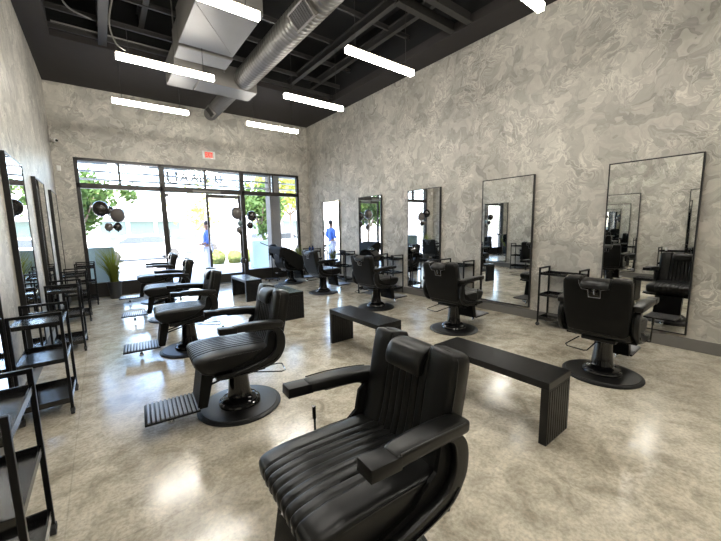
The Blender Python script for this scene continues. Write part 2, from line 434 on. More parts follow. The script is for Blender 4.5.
# thin conduits: along the soffit lip on the left, one snaking down to a lamp
cd = MB(); cd.tube([(.3, 7.3, 4.72), (2.6, 7.3, 4.72)], .014)
tag(cd.build('electrical_conduit', M['galv'], None), 'thin straight steel conduit running above the back left pendant lights', 'pipe', 'ceiling conduits')
cd = MB(); cd.tube(bez([(1.02, 3.9, 4.78), (1.02, 5.0, 4.7), (1.0, 5.2, 4.35), (.93, 5.3, 4.0), (.98, 5.4, 3.82), (1.08, 5.45, 3.78)]), .008)
tag(cd.build('power_cable', M['galv'], None), 'grey flexible cable looping down to the left end of a pendant light', 'cable')
cd = MB(); cd.tube(bez([(.42, 4.2, 4.75), (.44, 5.5, 4.72), (.5, 6.6, 4.7), (.8, 6.9, 4.72)]), .012)
tag(cd.build('electrical_conduit', M['galv'], None), 'thin bent grey conduit in the dark upper left ceiling corner', 'pipe', 'ceiling conduits')

# ------------------------------------------------------------------ pendant tube lights
def make_light():
    root = empty('pendant_light')
    MB().box2((-.585, -.033, .036), (.585, .033, .05), .003).build('housing', M['ledcap'], root)
    MB().box2((-.588, -.033, -.034), (.588, .033, .036), .004, 2).build('diffuser', M['led'], root)
    for s in (-1, 1):
        MB().tube([(s*.45, 0, .05), (s*.45, 0, .98)], .004, 6).build('suspension_wire', M['steel'], root)
    return root
LX = (1.562, 3.862)
lamp = None
lab = {(0, 1): 'long bright tube light hung left, partly cut by the top edge of the photo', (0, 2): 'long bright tube light hung before the boxy duct, second in the left row',
       (0, 3): 'long bright tube light nearest the front wall in the left row', (1, 0): 'tube light cut by the top edge close above the right wall',
       (1, 1): 'bright tube light hung to the right of the spiral duct, large and near', (1, 2): 'tube light hung low beyond the largest right one, middle of the right row',
       (1, 3): 'tube light hung nearest the window wall in the right row', (0, 0): 'tube light hung left over the front of the room, out of view'}
for ix, x in enumerate(LX):
    for iy, y in enumerate((1.86, 3.69, 5.5, 7.34)):
        o = make_light() if lamp is None else copy_tree(lamp)
        if lamp is None: lamp = o
        o.location = (x, y, 3.71)
        if (ix, iy) == (0, 2):
            for ch_ in o.children:
                if ch_.name.startswith('suspension'): ch_.scale.z = .39
        tag(o, lab[(ix, iy)], 'ceiling light', 'suspended tube lights in two rows')
for ix, x in enumerate(LX):  # unseen lamps added for light, continuing both rows behind the camera
    for iy, y in enumerate((.03, -1.8)):
        o = copy_tree(lamp); o.location = (x, y, 3.71)
        tag(o, 'unseen tube light added for light, %s behind the photographer, %s' % (('left', 'right')[ix], ('nearer', 'farther')[iy]), 'ceiling light', 'suspended tube lights in two rows')

# ------------------------------------------------------------------ ducts
def spiral(y0, y1, R, pitch=.085):
    m = MB(); n = int((y1-y0)/.0095)
    def f(u, v):
        th = 2*PI*v; y = y0+(y1-y0)*u
        ph = (y/pitch+th/(2*PI)) % 1
        r = R+(.011 if ph < .2 else 0)
        return (r*math.cos(th), y, r*math.sin(th))
    m.grid(f, n, 28, closev=True)
    return m
du = empty('spiral_duct', (2.96, 0, 4.22))
spiral(-2.0, 6.5, .175).build('duct_body', M['galv'], du, angle=60)
g = MB(); 
def vent(parent, y, L=.42, ang=math.radians(215), R=.175):
    rt = Matrix.Rotation(-(ang), 4, 'Y')
    g = MB()
    w = .2
    for a, b, c, d in ((-w/2, y, .02, L+.04), (w/2, y, .02, L+.04), (0, y-L/2, w, .02), (0, y+L/2, w, .02)):
        tb = MB(); g.box((R+.012, b, a), (.05, d, c) , 0, rot=None)
    bmesh.ops.transform(g.bm, matrix=Matrix.Rotation(-ang, 4, 'Y'), verts=g.bm.verts)
    f = g.build('vent_frame', M['galv2'], parent, smooth=False)
    h = MB(); h.box((R+.0, y, 0), (.05, L, w))
    for i in range(9): h.box((R+.027, y-L/2+L*(i+.5)/9, 0), (.006, .012, w))
    bmesh.ops.transform(h.bm, matrix=Matrix.Rotation(-ang, 4, 'Y'), verts=h.bm.verts)
    h.build('vent_grille', M['grille'], parent, smooth=False)
vent(du, 3.98, ang=math.radians(222))
tag(du, 'long ribbed round spiral duct running under the ceiling with a square vent', 'duct')
d2 = empty('round_duct', (2.94, 0, 4.22))
spiral(7.0, 8.85, .135).build('duct_body', M['galv2'], d2, angle=60)
MB().lathe([(0, 0), (.138, 0), (.138, .03), (0, .03)], (0, 8.85, 0), mat=Matrix.Rotation(PI/2, 4, 'X')).build('end_cap', M['galv2'], d2)
vent(d2, 8.35, .26, ang=math.radians(215), R=.135)
tag(d2, 'short narrower round duct ending in a cap near the window wall', 'duct')
pb = empty('duct_box', (0, 0, 0))
MB().box2((2.2, 6.5, 4.03), (3.2, 7.0, 4.4), .01).build('duct_body', M['galv2'], pb, smooth=False)
MB().box2((1.78, 6.28, 4.06), (2.2, 7.1, 4.42), .01).build('side_plenum', M['galv2'], pb, smooth=False)
tag(pb, 'grey sheet-metal box joining the two round ducts below the ceiling', 'duct')
ac = empty('air_handler', (0, 0, 0))
hb = MB(); hb.box2((1.72, 4.3, 4.1), (2.46, 5.55, 4.55), .008)
hb.tube([(1.73, 4.5, 4.098), (2.44, 5.5, 4.098)], .004, 4)
hb.build('housing', M['galv2'], ac, smooth=False)
MB().box2((1.74, 5.56, 4.17), (2.48, 5.64, 4.5)).build('seam_flange', M['grille'], ac, smooth=False)
MB().box2((1.74, 5.64, 4.10), (2.5, 6.05, 4.5), .02).build('outlet_box', M['galv2'], ac, smooth=False)
MB().box2((1.8, 6.05, 4.2), (2.4, 6.275, 4.4)).build('connector', M['galv2'], ac, smooth=False)
tag(ac, 'large flat-bottomed sheet-metal air handler box hung beside the spiral duct', 'air conditioner')
for i, x in enumerate((1.78, 2.5)):
    tag(MB().tube([(x, 6.12, 4.1), (x, 6.12, 5.1)], .01, 6).build('hanger_rod', M['galv']), 'thin metal rod hanging the %s side of the air handler' % ('left', 'right')[i], 'rod')

# ------------------------------------------------------------------ storefront
def rail(m, x0, x1, z0, z1, y=YB+.03, d=.11): m.box2((x0, y, z0), (x1, y+d, z1), .004)
ML, MR = 1.975, 3.83      # door opening
FY = YB+.03
def window(name, x0, x1, xm, bot):
    root = empty(name); root['kind'] = 'structure'
    m = MB()
    rail(m, x0, x1, 0, bot); rail(m, x0, x1, 2.46, 2.57); rail(m, x0, x1, WZ-.06, WZ)
    rail(m, x0, x0+.07, bot, WZ); rail(m, x1-.07, x1, bot, WZ); rail(m, xm-.022, xm+.022, 2.57, WZ-.06)
    m.build('window_frame', M['winframe'], root, smooth=False)
    for a, b, c, d in ((x0+.07, x1-.07, bot, 2.46), (x0+.07, xm-.022, 2.57, WZ-.06), (xm+.022, x1-.07, 2.57, WZ-.06)):
        MB().box2((a, FY+.05, c), (b, FY+.056, d)).build('pane', M['glass'], root, smooth=False)
    return root
window('window_1', WX0, ML-.035, 1.075, .33)
window('window_2', MR+.045, WX1, 4.80, .33)
w3 = empty('window_3'); w3['kind'] = 'structure'
m = MB(); rail(m, ML-.035, MR+.045, 2.45, 2.59); rail(m, ML-.035, MR+.045, WZ-.06, WZ); rail(m, 2.90, 2.945, 2.59, WZ-.06)
rail(m, ML-.035, ML, 0, 2.45); rail(m, MR, MR+.045, 0, 2.45)
rail(m, ML-.035, ML+.02, 2.59, WZ-.06); rail(m, MR-.01, MR+.045, 2.59, WZ-.06)
m.box2((ML, FY, 0), (MR, FY+.11, .015))
m.build('window_frame', M['winframe'], w3, smooth=False)
for a, b in ((ML+.02, 2.90), (2.945, MR-.01)): MB().box2((a, FY+.05, 2.59), (b, FY+.056, WZ-.06)).build('pane', M['glass'], w3, smooth=False)
def door(name, hx, w, ang, sgn):
    root = empty(name, (hx, FY+.03, 0), ang); root['kind'] = 'structure'
    m = MB()
    X = lambda t: sgn*t
    def bx(a, b, c, d): m.box2((min(X(a), X(b)), 0, c), (max(X(a), X(b)), .045, d), .004)
    bx(0, .06, .02, 2.44); bx(w-.06, w, .02, 2.44); bx(.06, w-.06, 2.35, 2.44); bx(.06, w-.06, .02, .27)
    m.build('door_frame', M['winframe'], root, smooth=False)
    MB().box2((min(X(.06), X(w-.06)), .019, .27), (max(X(.06), X(w-.06)), .025, 2.35)).build('pane', M['glass'], root, smooth=False)
    h = MB()
    for yy in (-.04, .085):
        h.tube([(X(w-.04), yy, .95), (X(w-.04), yy, 1.55)], .012)
        for z in (1.0, 1.5): h.tube([(X(w-.04), yy, z), (X(w-.04), .02, z)], .008)
    h.build('door_handle', M['chrome'], root)
    MB().box2((min(X(.08), X(.46)), -.07, 2.37), (max(X(.08), X(.46)), -.002, 2.43), .008).build('door_closer', M['galv'], root)
    return root
door('door_1', ML+.01, .905, math.radians(84), 1)
door('door_2', MR-.01, .905, 0, -1)
tag(MB().box2((2.6, FY-.05, 2.47), (3.28, FY-.002, 2.52), .004).build('door_closer_rail', M['galv'], smooth=False), 'pale metal closer rail on the bar above the glass doors', 'door closer')

# exit sign, camera, sensor
ex = empty('exit_sign', (3.04, YB-.035, 3.43))
MB().box2((-.155, -.03, -.095), (.155, .035, .1), .006).build('sign_housing', M['white'], ex)
MB().box2((-.105, -.033, -.075), (.105, -.0301, .08)).build('sign_face', M['exitb'], ex, smooth=False)
def text(body, size, name, mat, parent=None, loc=(0, 0, 0), rot=(PI/2, 0, 0), ext=.002, xs=1.0, off=0.0):
    cu = bpy.data.curves.new(name, 'FONT'); cu.body = body; cu.size = size; cu.align_x = 'CENTER'; cu.align_y = 'CENTER'; cu.extrude = ext; cu.offset = off
    o = bpy.data.objects.new(name, cu); C.objects.link(o)
    dg = bpy.context.evaluated_depsgraph_get(); me = bpy.data.meshes.new_from_object(o.evaluated_get(dg))
    bpy.data.objects.remove(o); o = bpy.data.objects.new(name, me); C.objects.link(o)
    me.materials.clear(); me.materials.append(mat); o.parent = parent; o.location = loc; o.rotation_euler = rot; o.scale = (xs, 1, 1); return o
text('EXIT', .17, 'sign_letters', M['exit'], ex, (0, -.036, 0), xs=.5, off=.004)
tag(ex, 'white exit sign with red letters on the wall above the doors', 'sign')
cm = empty('security_camera', (.005, YB, 3.41))
MB().box2((-.03, -.02, -.02), (.03, 0, .04), .006).build('mount', M['white'], cm)
MB().lathe([(0, 0), (.035, 0), (.04, .02), (.04, .1), (.032, .105)], (.0, -.02, .0), mat=Matrix.Rotation(math.radians(100), 4, 'X') @ Matrix.Rotation(.5, 4, 'Y'), n=20).build('housing', M['white'], cm)
MB().sphere((.058, -.105, -.02), .026).build('lens', M['gloss'], cm)
tag(cm, 'small white security camera with black lens high in the left corner', 'camera')
sn = MB(); sn.box2((.0, YB-.03, 2.79), (.07, YB, 2.9), .012, 3)
tag(sn.build('motion_sensor', M['white']), 'small white wall sensor on the window wall beside the left corner', 'sensor')

# ------------------------------------------------------------------ mirrors
def make_mirror(sgn):
    root = empty('wall_mirror')
    m = MB(); W2, z0, z1, d, t = .442, .175, 2.25, .045, .014
    m.box2((0, -W2, z0), (sgn*d, -W2+t, z1), .002); m.box2((0, W2-t, z0), (sgn*d, W2, z1), .002)
    m.box2((0, -W2+t, z0), (sgn*d, W2-t, z0+t)); m.box2((0, -W2+t, z1-t), (sgn*d, W2-t, z1))
    m.build('frame', M['frame'], root, smooth=False)
    MB().box2((0, -W2+t, z0+t), (sgn*(d-.006), W2-t, z1-t)).build('mirror_glass', M['mirror'], root, smooth=False)
    return root
mr = None
ordr = ['large mirror at the right edge of the photo, behind the nearest right-hand chair', 'second mirror from the right edge, mostly reflecting bare plaster wall',
        'middle mirror of the right wall reflecting two chairs and a sliver of window', 'narrow-looking mirror on the right wall with the black case in front', 'right-wall mirror nearest the windows, reflecting the man in blue']
for i, y in enumerate((1.17, 3.005, 4.81, 6.57, 8.365)):
    o = make_mirror(-1) if mr is None else copy_tree(mr)
    mr = mr or o; o.location = (XR, y, 0)
    tag(o, ordr[i], 'mirror', 'tall black-framed mirrors on the right wall')
ordl = ['left-wall mirror out of frame beside the photographer', 'left-wall mirror behind the two nearest trolleys', 'left-wall mirror showing bright windows and balloons', 'middle left-wall mirror seen edge-on, green leaves in its glass', 'left-wall mirror closest to the window wall, thin sliver of glass']
ml = None
for i, y in enumerate((1.29, 3.11, 4.93, 6.75, 8.57)):
    o = make_mirror(1) if ml is None else copy_tree(ml)
    ml = ml or o; o.location = (XL, y, 0)
    tag(o, ordl[i], 'mirror', 'tall black-framed mirrors on the left wall')

# ------------------------------------------------------------------ barber chair
def pleat(y, n=7, half=.155, depth=.008, wd=.0048):
    pitch = 2*half/n; d = 0
    for k in range(n+1):
        c = -half+k*pitch
        d += depth*math.exp(-((y-c)/wd)**2)
    if abs(y) < half:
        ph = ((y+half)/pitch) % 1
        d -= .0014*math.sin(PI*ph)
    return d
def displace(tb, fn):
    tb.normal_update()
    D = [(v, v.normal.copy(), fn(v)) for v in tb.verts]
    for v, n, d in D: v.co -= n*d
def make_chair():
    root = empty('barber_chair')
    MB().lathe([(0, 0), (.335, 0), (.34, .006), (.338, .014), (.322, .020), (.31, .021), (.306, .026), (.2, .032), (0, .034)], n=64).build('base_plate', M['disc'], root)
    MB().lathe([(0, .03), (.168, .03), (.172, .045), (.165, .058), (.15, .062), (.15, .075), (.128, .095), (.10, .106), (.092, .13), (.085, .2), (.078, .28), (.072, .43), (0, .43)], n=48).build('pedestal', M['gloss'], root)
    sf = MB(); sf.box2((-.2, -.14, .35), (.24, .14, .39), .01); sf.box2((-.15, -.285, .37), (.22, .285, .392), .006)
    sf.build('seat_frame', M['matte'], root)
    # seat cushion
    def topf(u, v):
        return .084+.006*math.cos(v/.27*1.4)
    tb = pillow((.60, .54), topf, lambda u, v: .080, n=11, m=6.5, nu=50, nv=128)
    for v in tb.verts:
        x, y, z = v.co
        lo = smoothstep(.02, -.085, z)
        v.co.x = x+.060-(.055*lo*smoothstep(.1, .28, x))
        v.co.z = z-.012*smoothstep(.14, .29, x)*(1 if z > 0 else -.4)+.006*smoothstep(-.2, .05, x)+.470
    displace(tb, lambda v: pleat(v.co.y)*smoothstep(-.6, .2, v.normal.z+v.normal.x*1.0) if (v.normal.z > -.4) else 0)
    MB().merge(tb).build('seat', M['vinyl'], root, angle=80)
    for s in (-1, 1):
        pi = MB(); pi.tube(bez([(-.2, s*.263, .528), (0, s*.266, .536), (.2, s*.265, .530), (.285, s*.262, .516)], 6), .0045, 6)
        pi.build('seat_piping', M['piping'], root)
    # backrest: built upright (u=y, v=height, w=forward) then reclined
    Hb, zb = .54, .452
    def fr(u, v): return .058+.010*smoothstep(.10, .2, abs(u))-.006*smoothstep(.2, -.2, v)
    tb = pillow((.53, Hb), fr, lambda u, v: .060, n=14, m=8, nu=140, nv=44)
    def lean(p):
        u, v, w = p
        z = v+Hb/2
        ntc = smoothstep(.124, .110, abs(u))*smoothstep(Hb-.16, Hb-.01, z)
        z2 = z-.045*ntc
        wid = 1-.06*smoothstep(.25, 0, z)
        a = math.radians(12)
        bx = -.235-(z2)*math.sin(a)*1.0+w*math.cos(a)+.02*smoothstep(.2, 0, z)
        return Vector((bx, u*wid, zb+z2*math.cos(a)+w*math.sin(a)))
    tb.normal_update()
    isf = {v: v.co.z > 0.0 for v in tb.verts}
    for v in tb.verts: v.co = lean(v.co)
    tb.normal_update()
    D = []
    for v in tb.verts:
        if isf[v] and v.normal.x > .2:
            zz = v.co.z
            D.append((v, v.normal.copy(), (pleat(v.co.y, 6, .125, .011)+.004)*smoothstep(zb+.56, zb+.50, zz)))
    for v, n, d in D: v.co -= n*d
    br_ = MB().merge(tb).build('backrest', M['vinyl'], root, angle=80)
    br_.data.materials.append(M['vinyl_back'])
    for p in br_.data.polygons:
        if p.normal.x < -.5: p.material_index = 1
    for q_ in (-1, 1):
        bk = MB(); bk.tube(bez([lean((q_*s_*.262, v, .030)) for s_, v in ((1, -.25), (1, 0), (1, .2), (.93, .252), (.7, .267), (.42, .265))], 6), .0045, 6)
        bk.build('backrest_piping', M['piping'], root)
    # headrest folded over the notch in the backrest top
    hp = [lean((0, v, w)) for v, w in ((.134, .068), (.16, .073), (.20, .074), (.24, .070), (.268, .055), (.280, .025), (.281, -.005), (.276, -.04), (.258, -.066), (.232, -.074))]
    hp = bez(hp, 3)
    MB().sweep([(p.x, p.z) for p in hp], [(.222, .032+.012*math.sin(PI*i/(len(hp)-1))) for i in range(len(hp))], n=28, e=8).build('headrest', M['vinyl'], root, angle=60)
    c = lean((0, .155, -.066)); rot = Matrix.Rotation(-math.radians(12), 4, 'Y')
    hs = MB(); hs.box(c, (.014, .085, .085), .004, rot=rot)
    sl = hs.build('headrest_slot', M['gloss'], root)
    fm = MB()
    q = [lean((u, v, -.074)) for u, v in ((-.115, .225), (-.05, .215), (-.046, .105), (.046, .105), (.05, .205), (.10, .212), (.118, .24), (.122, .262))]
    fm.tube(q, .0038, 6); fm.tube([lean((0, .22, -.078)), lean((0, .14, -.078))], .006, 6)
    fm.build('slot_trim', M['ribs'], sl)
    # arms
    for s in (-1, 1):
        y = s*.315
        ar = MB()
        P = [(.085, .748), (.04, .749), (-.04, .748), (-.14, .742), (-.22, .735), (-.30, .726)]
        ar.sweep([(a, b, -s*.005*i) for i, (a, b) in enumerate(P)], [(.078, .052), (.084, .056), (.09, .058), (.094, .058), (.094, .056), (.088, .052)], y, n=28, e=6)
        arm = ar.build('armrest', M['vinyl'], root, angle=50)
        MB().box((.125, y, .748), (.125, .080, .046), .003, 2, rot=Matrix.Rotation(math.radians(-3), 4, 'Y')).build('armrest_tip', M['matte'], arm)
        pp = MB(); pp.tube(bez([(.07, y+s*.036, .775), (-.05, y+s*.037, .774), (-.2, y+s*.030, .762), (-.27, y+s*.022, .753)], 5), .003, 6)
        pp.build('arm_piping', M['piping'], arm)
        fr_ = bez([Vector((.0, 0, .722)), Vector((-.12, 0, .716)), Vector((-.22, 0, .702)), Vector((-.268, 0, .655)), Vector((-.280, 0, .58)), Vector((-.262, 0, .51)), Vector((-.20, 0, .445)), Vector((-.06, 0, .410)), Vector((.08, 0, .395)), Vector((.22, 0, .395))], 5)
        n_ = len(fr_)
        MB().sweep([(p.x, p.z) for p in fr_], [(.036, .03+.045*smoothstep(.15, .4, i/n_)*smoothstep(1.0, .6, i/n_)) for i in range(n_)], s*.302, n=20, e=6).build('arm_frame', M['vinyl'], root, angle=50)
        MB().prism([(-.30, .52), (-.305, .66), (-.24, .70), (-.19, .66), (-.17, .56), (-.05, .47), (.1, .43), (.1, .40), (-.05, .41), (-.2, .44), (-.27, .49)], 'y', s*.268, s*.286).build('side_panel', M['vinyl_back'], root, smooth=False)
        tr_ = MB(); tr_.tube(bez([(-.26, s*.322, .478), (-.2, s*.324, .437), (-.06, s*.324, .400), (.10, s*.322, .384), (.22, s*.316, .385)], 5), .006, 6)
        tr_.build('frame_trim', M['gloss'], root)
    # footrest
    ft = MB(); ft.prism([(.21, .39), (.30, .39), (.345, .12), (.275, .12)], 'y', -.15, .15)
    ft = ft.build('leg_panel', M['vinyl_back'], root, smooth=False)
    pl = MB(); pl.box2((.325, -.17, .108), (.69, .17, .124), .006)
    fp = pl.build('footrest', M['matte'], root)
    rb = MB()
    for i in range(12):
        x = .341+i*.0293; rb.box((x, 0, .129), (.018, .332, .012), .004, 1)
    rb.build('tread_ribs', M['ribs'], fp)
    MB().lathe([(0, 0), (.022, 0), (.026, .012), (.018, .04), (.010, .05), (.010, .08), (.03, .108), (0, .108)], (.52, 0, 0), n=16).build('foot_stop', M['chrome'], fp)
    br = MB(); br.tube([(.05, .05, .30), (.3, .05, .235)], .009, 8); br.tube([(.05, -.05, .30), (.3, -.05, .235)], .009, 8)
    br.build('brace', M['matte'], root)
    lv = MB(); lv.tube([(-.06, .05, .30), (-.34, .04, .29), (-.365, .06, .29), (-.34, .21, .29), (-.30, .235, .295), (-.08, .19, .33)], .0055, 8)
    lv.build('pump_lever', M['gloss'], root)
    lv = MB(); lv.tube([(.03, -.345, .38), (.03, -.35, .56)], .006, 8); lv.tube([(.03, -.35, .545), (.03, -.352, .61)], .010, 10); lv.tube([(.03, -.28, .38), (.03, -.345, .38)], .006, 8)
    lv.build('recline_lever', M['gloss'], root)
    return root
spots = [
 ((1.40, 1.06), 177, .005, 'nearest black barber chair with pleated seat, large in the foreground, cut off below'),
 ((1.44, 2.82), 176, .012, 'black barber chair with ribbed footrest fully in view behind the foreground one'),
 ((1.39, 4.62), 176, .02, 'black barber chair of the left row, third from the camera'),
 ((1.45, 6.50), 174, .03, 'black barber chair of the left row, second from the window, seat top shining'),
 ((1.48, 8.28), 176, .03, 'farthest black barber chair of the left row by the potted grass'),
 ((4.47, 1.105), 2, .03, 'black barber chair seen from behind in front of the largest right mirror'),
 ((4.58, 2.98), 3, .025, 'black barber chair seen from behind left of the second right mirror'),
 ((4.60, 4.76), 3, .02, 'black barber chair in the right row beside the black case'),
 ((4.62, 6.70), 3, .02, 'black barber chair in front of the mirror showing the man in blue'),
 ((4.66, 8.50), 0, .0, 'black barber chair under a black cape next to the window'),
]
ch0 = make_chair()
for k_, ((x, y), a, lift, lb) in enumerate(spots):
    o = ch0 if k_ == len(spots)-1 else copy_tree(ch0)
    o.location = (x, y, 0); o.rotation_euler = (0, 0, math.radians(a))
    for c_ in o.children:                       # hydraulic height of the upper body
        if not c_.name.startswith(('base_plate', 'pedestal')): c_.location.z = lift
    tag(o, lb, 'chair', 'black barber chairs in two rows')

# ------------------------------------------------------------------ benches
def make_bench():
    root = empty('waterfall_bench')
    W, Lg, H, t = .34, .98, .45, .052
    m = MB(); m.box2((0, 0, H-t), (W, Lg, H), .003)
    for i in range(22): m.box2((.006+i*(W-.012)/22+.003, .004, H), (.006+(i+1)*(W-.012)/22-.003, Lg-.004, H+.0025))
    m.build('bench_top', M['bench'], root, smooth=False)
    for y0 in (0, Lg-t):
        m = MB(); m.box2((0, y0, 0), (W, y0+t, H-t), .003)
        for i in range(9):
            a = .012+i*(W-.024)/9
            m.box2((a+.006, y0-.004, .012), (a+(W-.024)/9-.006, y0+t+.004, H-t-.01), .002, 1)
        m.build('end_panel', M['bench'], root, smooth=False)
    return root
bl = ['black waterfall bench closest to the photographer, right of the foreground chair', 'black ribbed bench just behind the foreground chair backrest', 'black ribbed bench partly hidden by the left-row chair in the middle', 'farthest bench, reflecting daylight near the glass doors']
b0 = None
for i, y in enumerate((.93, 2.67, 5.0, 6.86)):
    o = make_bench() if b0 is None else copy_tree(b0)
    b0 = b0 or o; o.location = (2.88, y, 0); tag(o, bl[i], 'bench', 'black benches down the middle of the room')

# ------------------------------------------------------------------ trolleys
def make_cart():
    """local: x 0 (wall side) .. .29, y 0 .. .52"""
    root = empty('trolley_cart'); D, Lg, H = .30, .52, .87; r = .011
    for y in (0, Lg):
        m = MB(); z0 = .055
        for x in (0, D): m.box2((x-r, y-r, z0), (x+r, y+r, H), .002, 1)
        m.box2((-r, y-r, H-.022), (D+r, y+r, H), .002, 1)
        m.build('end_frame', M['matte'], root, smooth=False)
    for z, h in ((.76, .035), (.45, .035), (.10, .045)):
        m = MB(); m.box2((.0, .0, z), (D, Lg, z+.006))
        for a, b in (((-.004, 0, z), (.004, Lg, z+h)), ((D-.004, 0, z), (D+.004, Lg, z+h)), ((0, .0, z), (D, .008, z+h)), ((0, Lg-.008, z), (D, Lg, z+h))): m.box2(a, b)
        m.build('shelf', M['tray'], root, smooth=False)
    for x in (0, D):
        for y in (0, Lg):
            m = MB(); m.tube([(x-.012, y, .026), (x+.012, y, .026)], .026, 14); m.box2((x-.016, y-.01, .026), (x+.016, y+.014, .056), .003)
            m.build('caster', M['rubber'], root)
    return root
cl = ['black metal trolley at the bottom left corner, cut by the frame', 'black three-tier trolley left of the foreground, fully in view by the wall', 'third black trolley up the left wall, before the narrow mirrors', 'fourth black trolley on the left, mostly hidden behind the nearer trolleys', 'black trolley in the far left corner beside the window']
c0 = None
for i, (x, y) in enumerate(((-.005, 1.63), (0.0, 3.565), (.03, 5.42), (.05, 7.2), (.14, 8.75))):
    o = make_cart() if c0 is None else copy_tree(c0)
    c0 = c0 or o; o.location = (x, y, 0); tag(o, cl[i], 'trolley', 'black three-tier trolleys by the left wall')
cr_ = ['black three-tier trolley between the two biggest right mirrors', 'black trolley right behind the second right-row chair', 'black trolley with small jar, right of the black case', 'black trolley between the mirrors nearest the windows, with a dark brush on top', 'black trolley in the right corner holding small blue bottles', 'black trolley carrying the black case, hidden behind a chair']
for i, (x, y) in enumerate(((5.66, 1.77), (5.66, 3.6), (5.66, 5.43), (5.66, 7.26), (5.66, 9.05), (5.18, 5.55))):
    o = copy_tree(c0); o.location = (x, y, 0); tag(o, cr_[i], 'trolley', 'black three-tier trolleys by the right wall')

# small things on trolleys
TZ = .766
cs = MB(); cs.prism([(-.24, 0), (.22, 0), (.25, .12), (.20, .20), (.04, .25), (-.06, .235), (-.25, .10)], 'y', -.12, .12)
bmesh.ops.bevel(cs.bm, geom=cs.bm.edges[:], offset=.012, segments=2, affect='EDGES')
cse = empty('tool_case', (5.33, 5.81, TZ+.002), math.radians(95)); cs.build('case_body', M['gloss'], cse)
h = MB(); h.tube(bez([(-.08, 0, .235), (-.06, 0, .275), (.06, 0, .28), (.08, 0, .245)], 5), .008); h.build('case_handle', M['matte'], cse)
tag(cse, 'glossy black sloping case standing on a trolley behind a chair', 'case')
def bottle(x, y, z, r, h, mat, lb, cat='bottle', grp=None):
    e = empty('styling_bottle', (x, y, z))
    MB().lathe([(0, 0), (r, 0), (r, h*.65), (r*.45, h*.78), (r*.42, h*.82), (0, h*.82)], n=16).build('bottle_body', mat, e)
    MB().lathe([(0, h*.80), (r*.5, h*.80), (r*.5, h), (0, h)], n=12).build('cap', M['matte'], e)
    return tag(e, lb, cat, grp)
bottle(5.78, 9.2, TZ, .035, .19, M['bottleb'], 'blue styling bottle on the corner trolley, right one of two', grp='styling bottles on the corner trolley')
bottle(5.80, 9.42, TZ, .035, .17, M['bottleb'], 'blue styling bottle on the corner trolley, left one of two', grp='styling bottles on the corner trolley')
bottle(5.8, 5.62, TZ, .04, .09, M['matte'], 'squat dark jar on the trolley right of the black case', 'jar')
hd = empty('round_brush', (5.80, 7.62, TZ+.06), .3)
MB().lathe([(0, 0), (.05, 0), (.055, .03), (.055, .1), (.04, .12), (0, .12)], n=16, mat=Matrix.Rotation(PI/2, 4, 'X')).build('brush_head', M['matte'], hd)
MB().tube([(0, -.12, 0), (.0, -.32, .03)], .012).build('brush_handle', M['white'], hd)
tag(hd, 'dark round brush with pale handle lying on the trolley near the window mirror', 'brush')
tw = MB(); tw.lathe([(0, 0), (.05, .0), (.055, .02), (.055, .16), (.045, .18), (0, .18)], n=16)
tag(tw.build('rolled_towel', M['towel'], loc=(5.34, 5.95, .456)), 'small white rolled towel on the middle shelf beside the right-row chair', 'towel')
wc = MB(); wc.box2((0, 0, 0), (.1, .03, .09), .004)
tag(wc.build('white_card_holder', M['white'], loc=(.1, 2.02, TZ)), 'small white card holder on the trolley seen in the big right mirror', 'card holder')

# cape over the last chair
def cape():
    prof = bez([(-.445, 0, .84), (-.44, 0, .90), (-.43, 0, .96), (-.38, 0, 1.015), (-.28, 0, 1.01), (-.05, 0, .90), (.12, 0, .79), (.30, 0, .71), (.37, 0, .64), (.40, 0, .50), (.41, 0, .36)], 6)
    def f(u, v):
        i = u*(len(prof)-1); a = int(i); t = i-a; p = prof[a].lerp(prof[min(a+1, len(prof)-1)], t)
        s = 2*v-1; z = p.z; x = p.x
        if abs(s) < .6:
            y = s/.6*.375; z -= .02*math.cos(s/.6*PI/2)*smoothstep(.3, .5, u)
        else:
            q = (abs(s)-.6)/.4; y = math.copysign(.375+.03*q+.018*q*math.sin(u*38)+.04*math.sin(q*PI/2)*.3, s)
            z -= q*min(.22+.34*smoothstep(.15, .75, u), max(.05, z-.36))*(1+.08*math.sin(u*17)); y -= math.copysign(.07*smoothstep(.5, .1, u), s)
            z = max(z, .3)
        x += .012*math.sin(v*29)*smoothstep(.8, 1, u)
        return (x, y, z)
    m = MB(); m.grid(f, 61, 45)
    return m
o = cape().build('barber_cape', M['cape'], angle=80); o.location = (4.66, 8.50, 0)
sd = o.modifiers.new('s', 'SOLIDIFY'); sd.thickness = .004; sd.offset = 1
tag(o, 'black cape draped over the barber chair nearest the window', 'cape')
# wheeled lamp
ld = empty('wheeled_lamp', (4.46, 9.25, 0))
b = MB()
for k in range(5):
    a = 2*PI*k/5; b.tube([(0, 0, .07), (.2*math.cos(a), .2*math.sin(a), .05)], .014); b.sphere((.2*math.cos(a), .2*math.sin(a), .024), .024, n=10)
b.build('base', M['matte'], ld)
MB().tube([(0, 0, .06), (0, 0, 1.0)], .016).build('pole', M['matte'], ld)
MB().tube([(0, 0, 1.0), (-.12, -.05, 1.02), (-.36, -.12, 1.12)], .012).build('arm', M['matte'], ld)
MB().lathe([(0, 0), (.11, 0), (.12, .03), (.08, .07), (0, .08)], (.05, 0, .98), n=24).build('lamp_head', M['matte'], ld)
tag(ld, 'black magnifier lamp on a wheeled stand behind the caped chair', 'lamp')

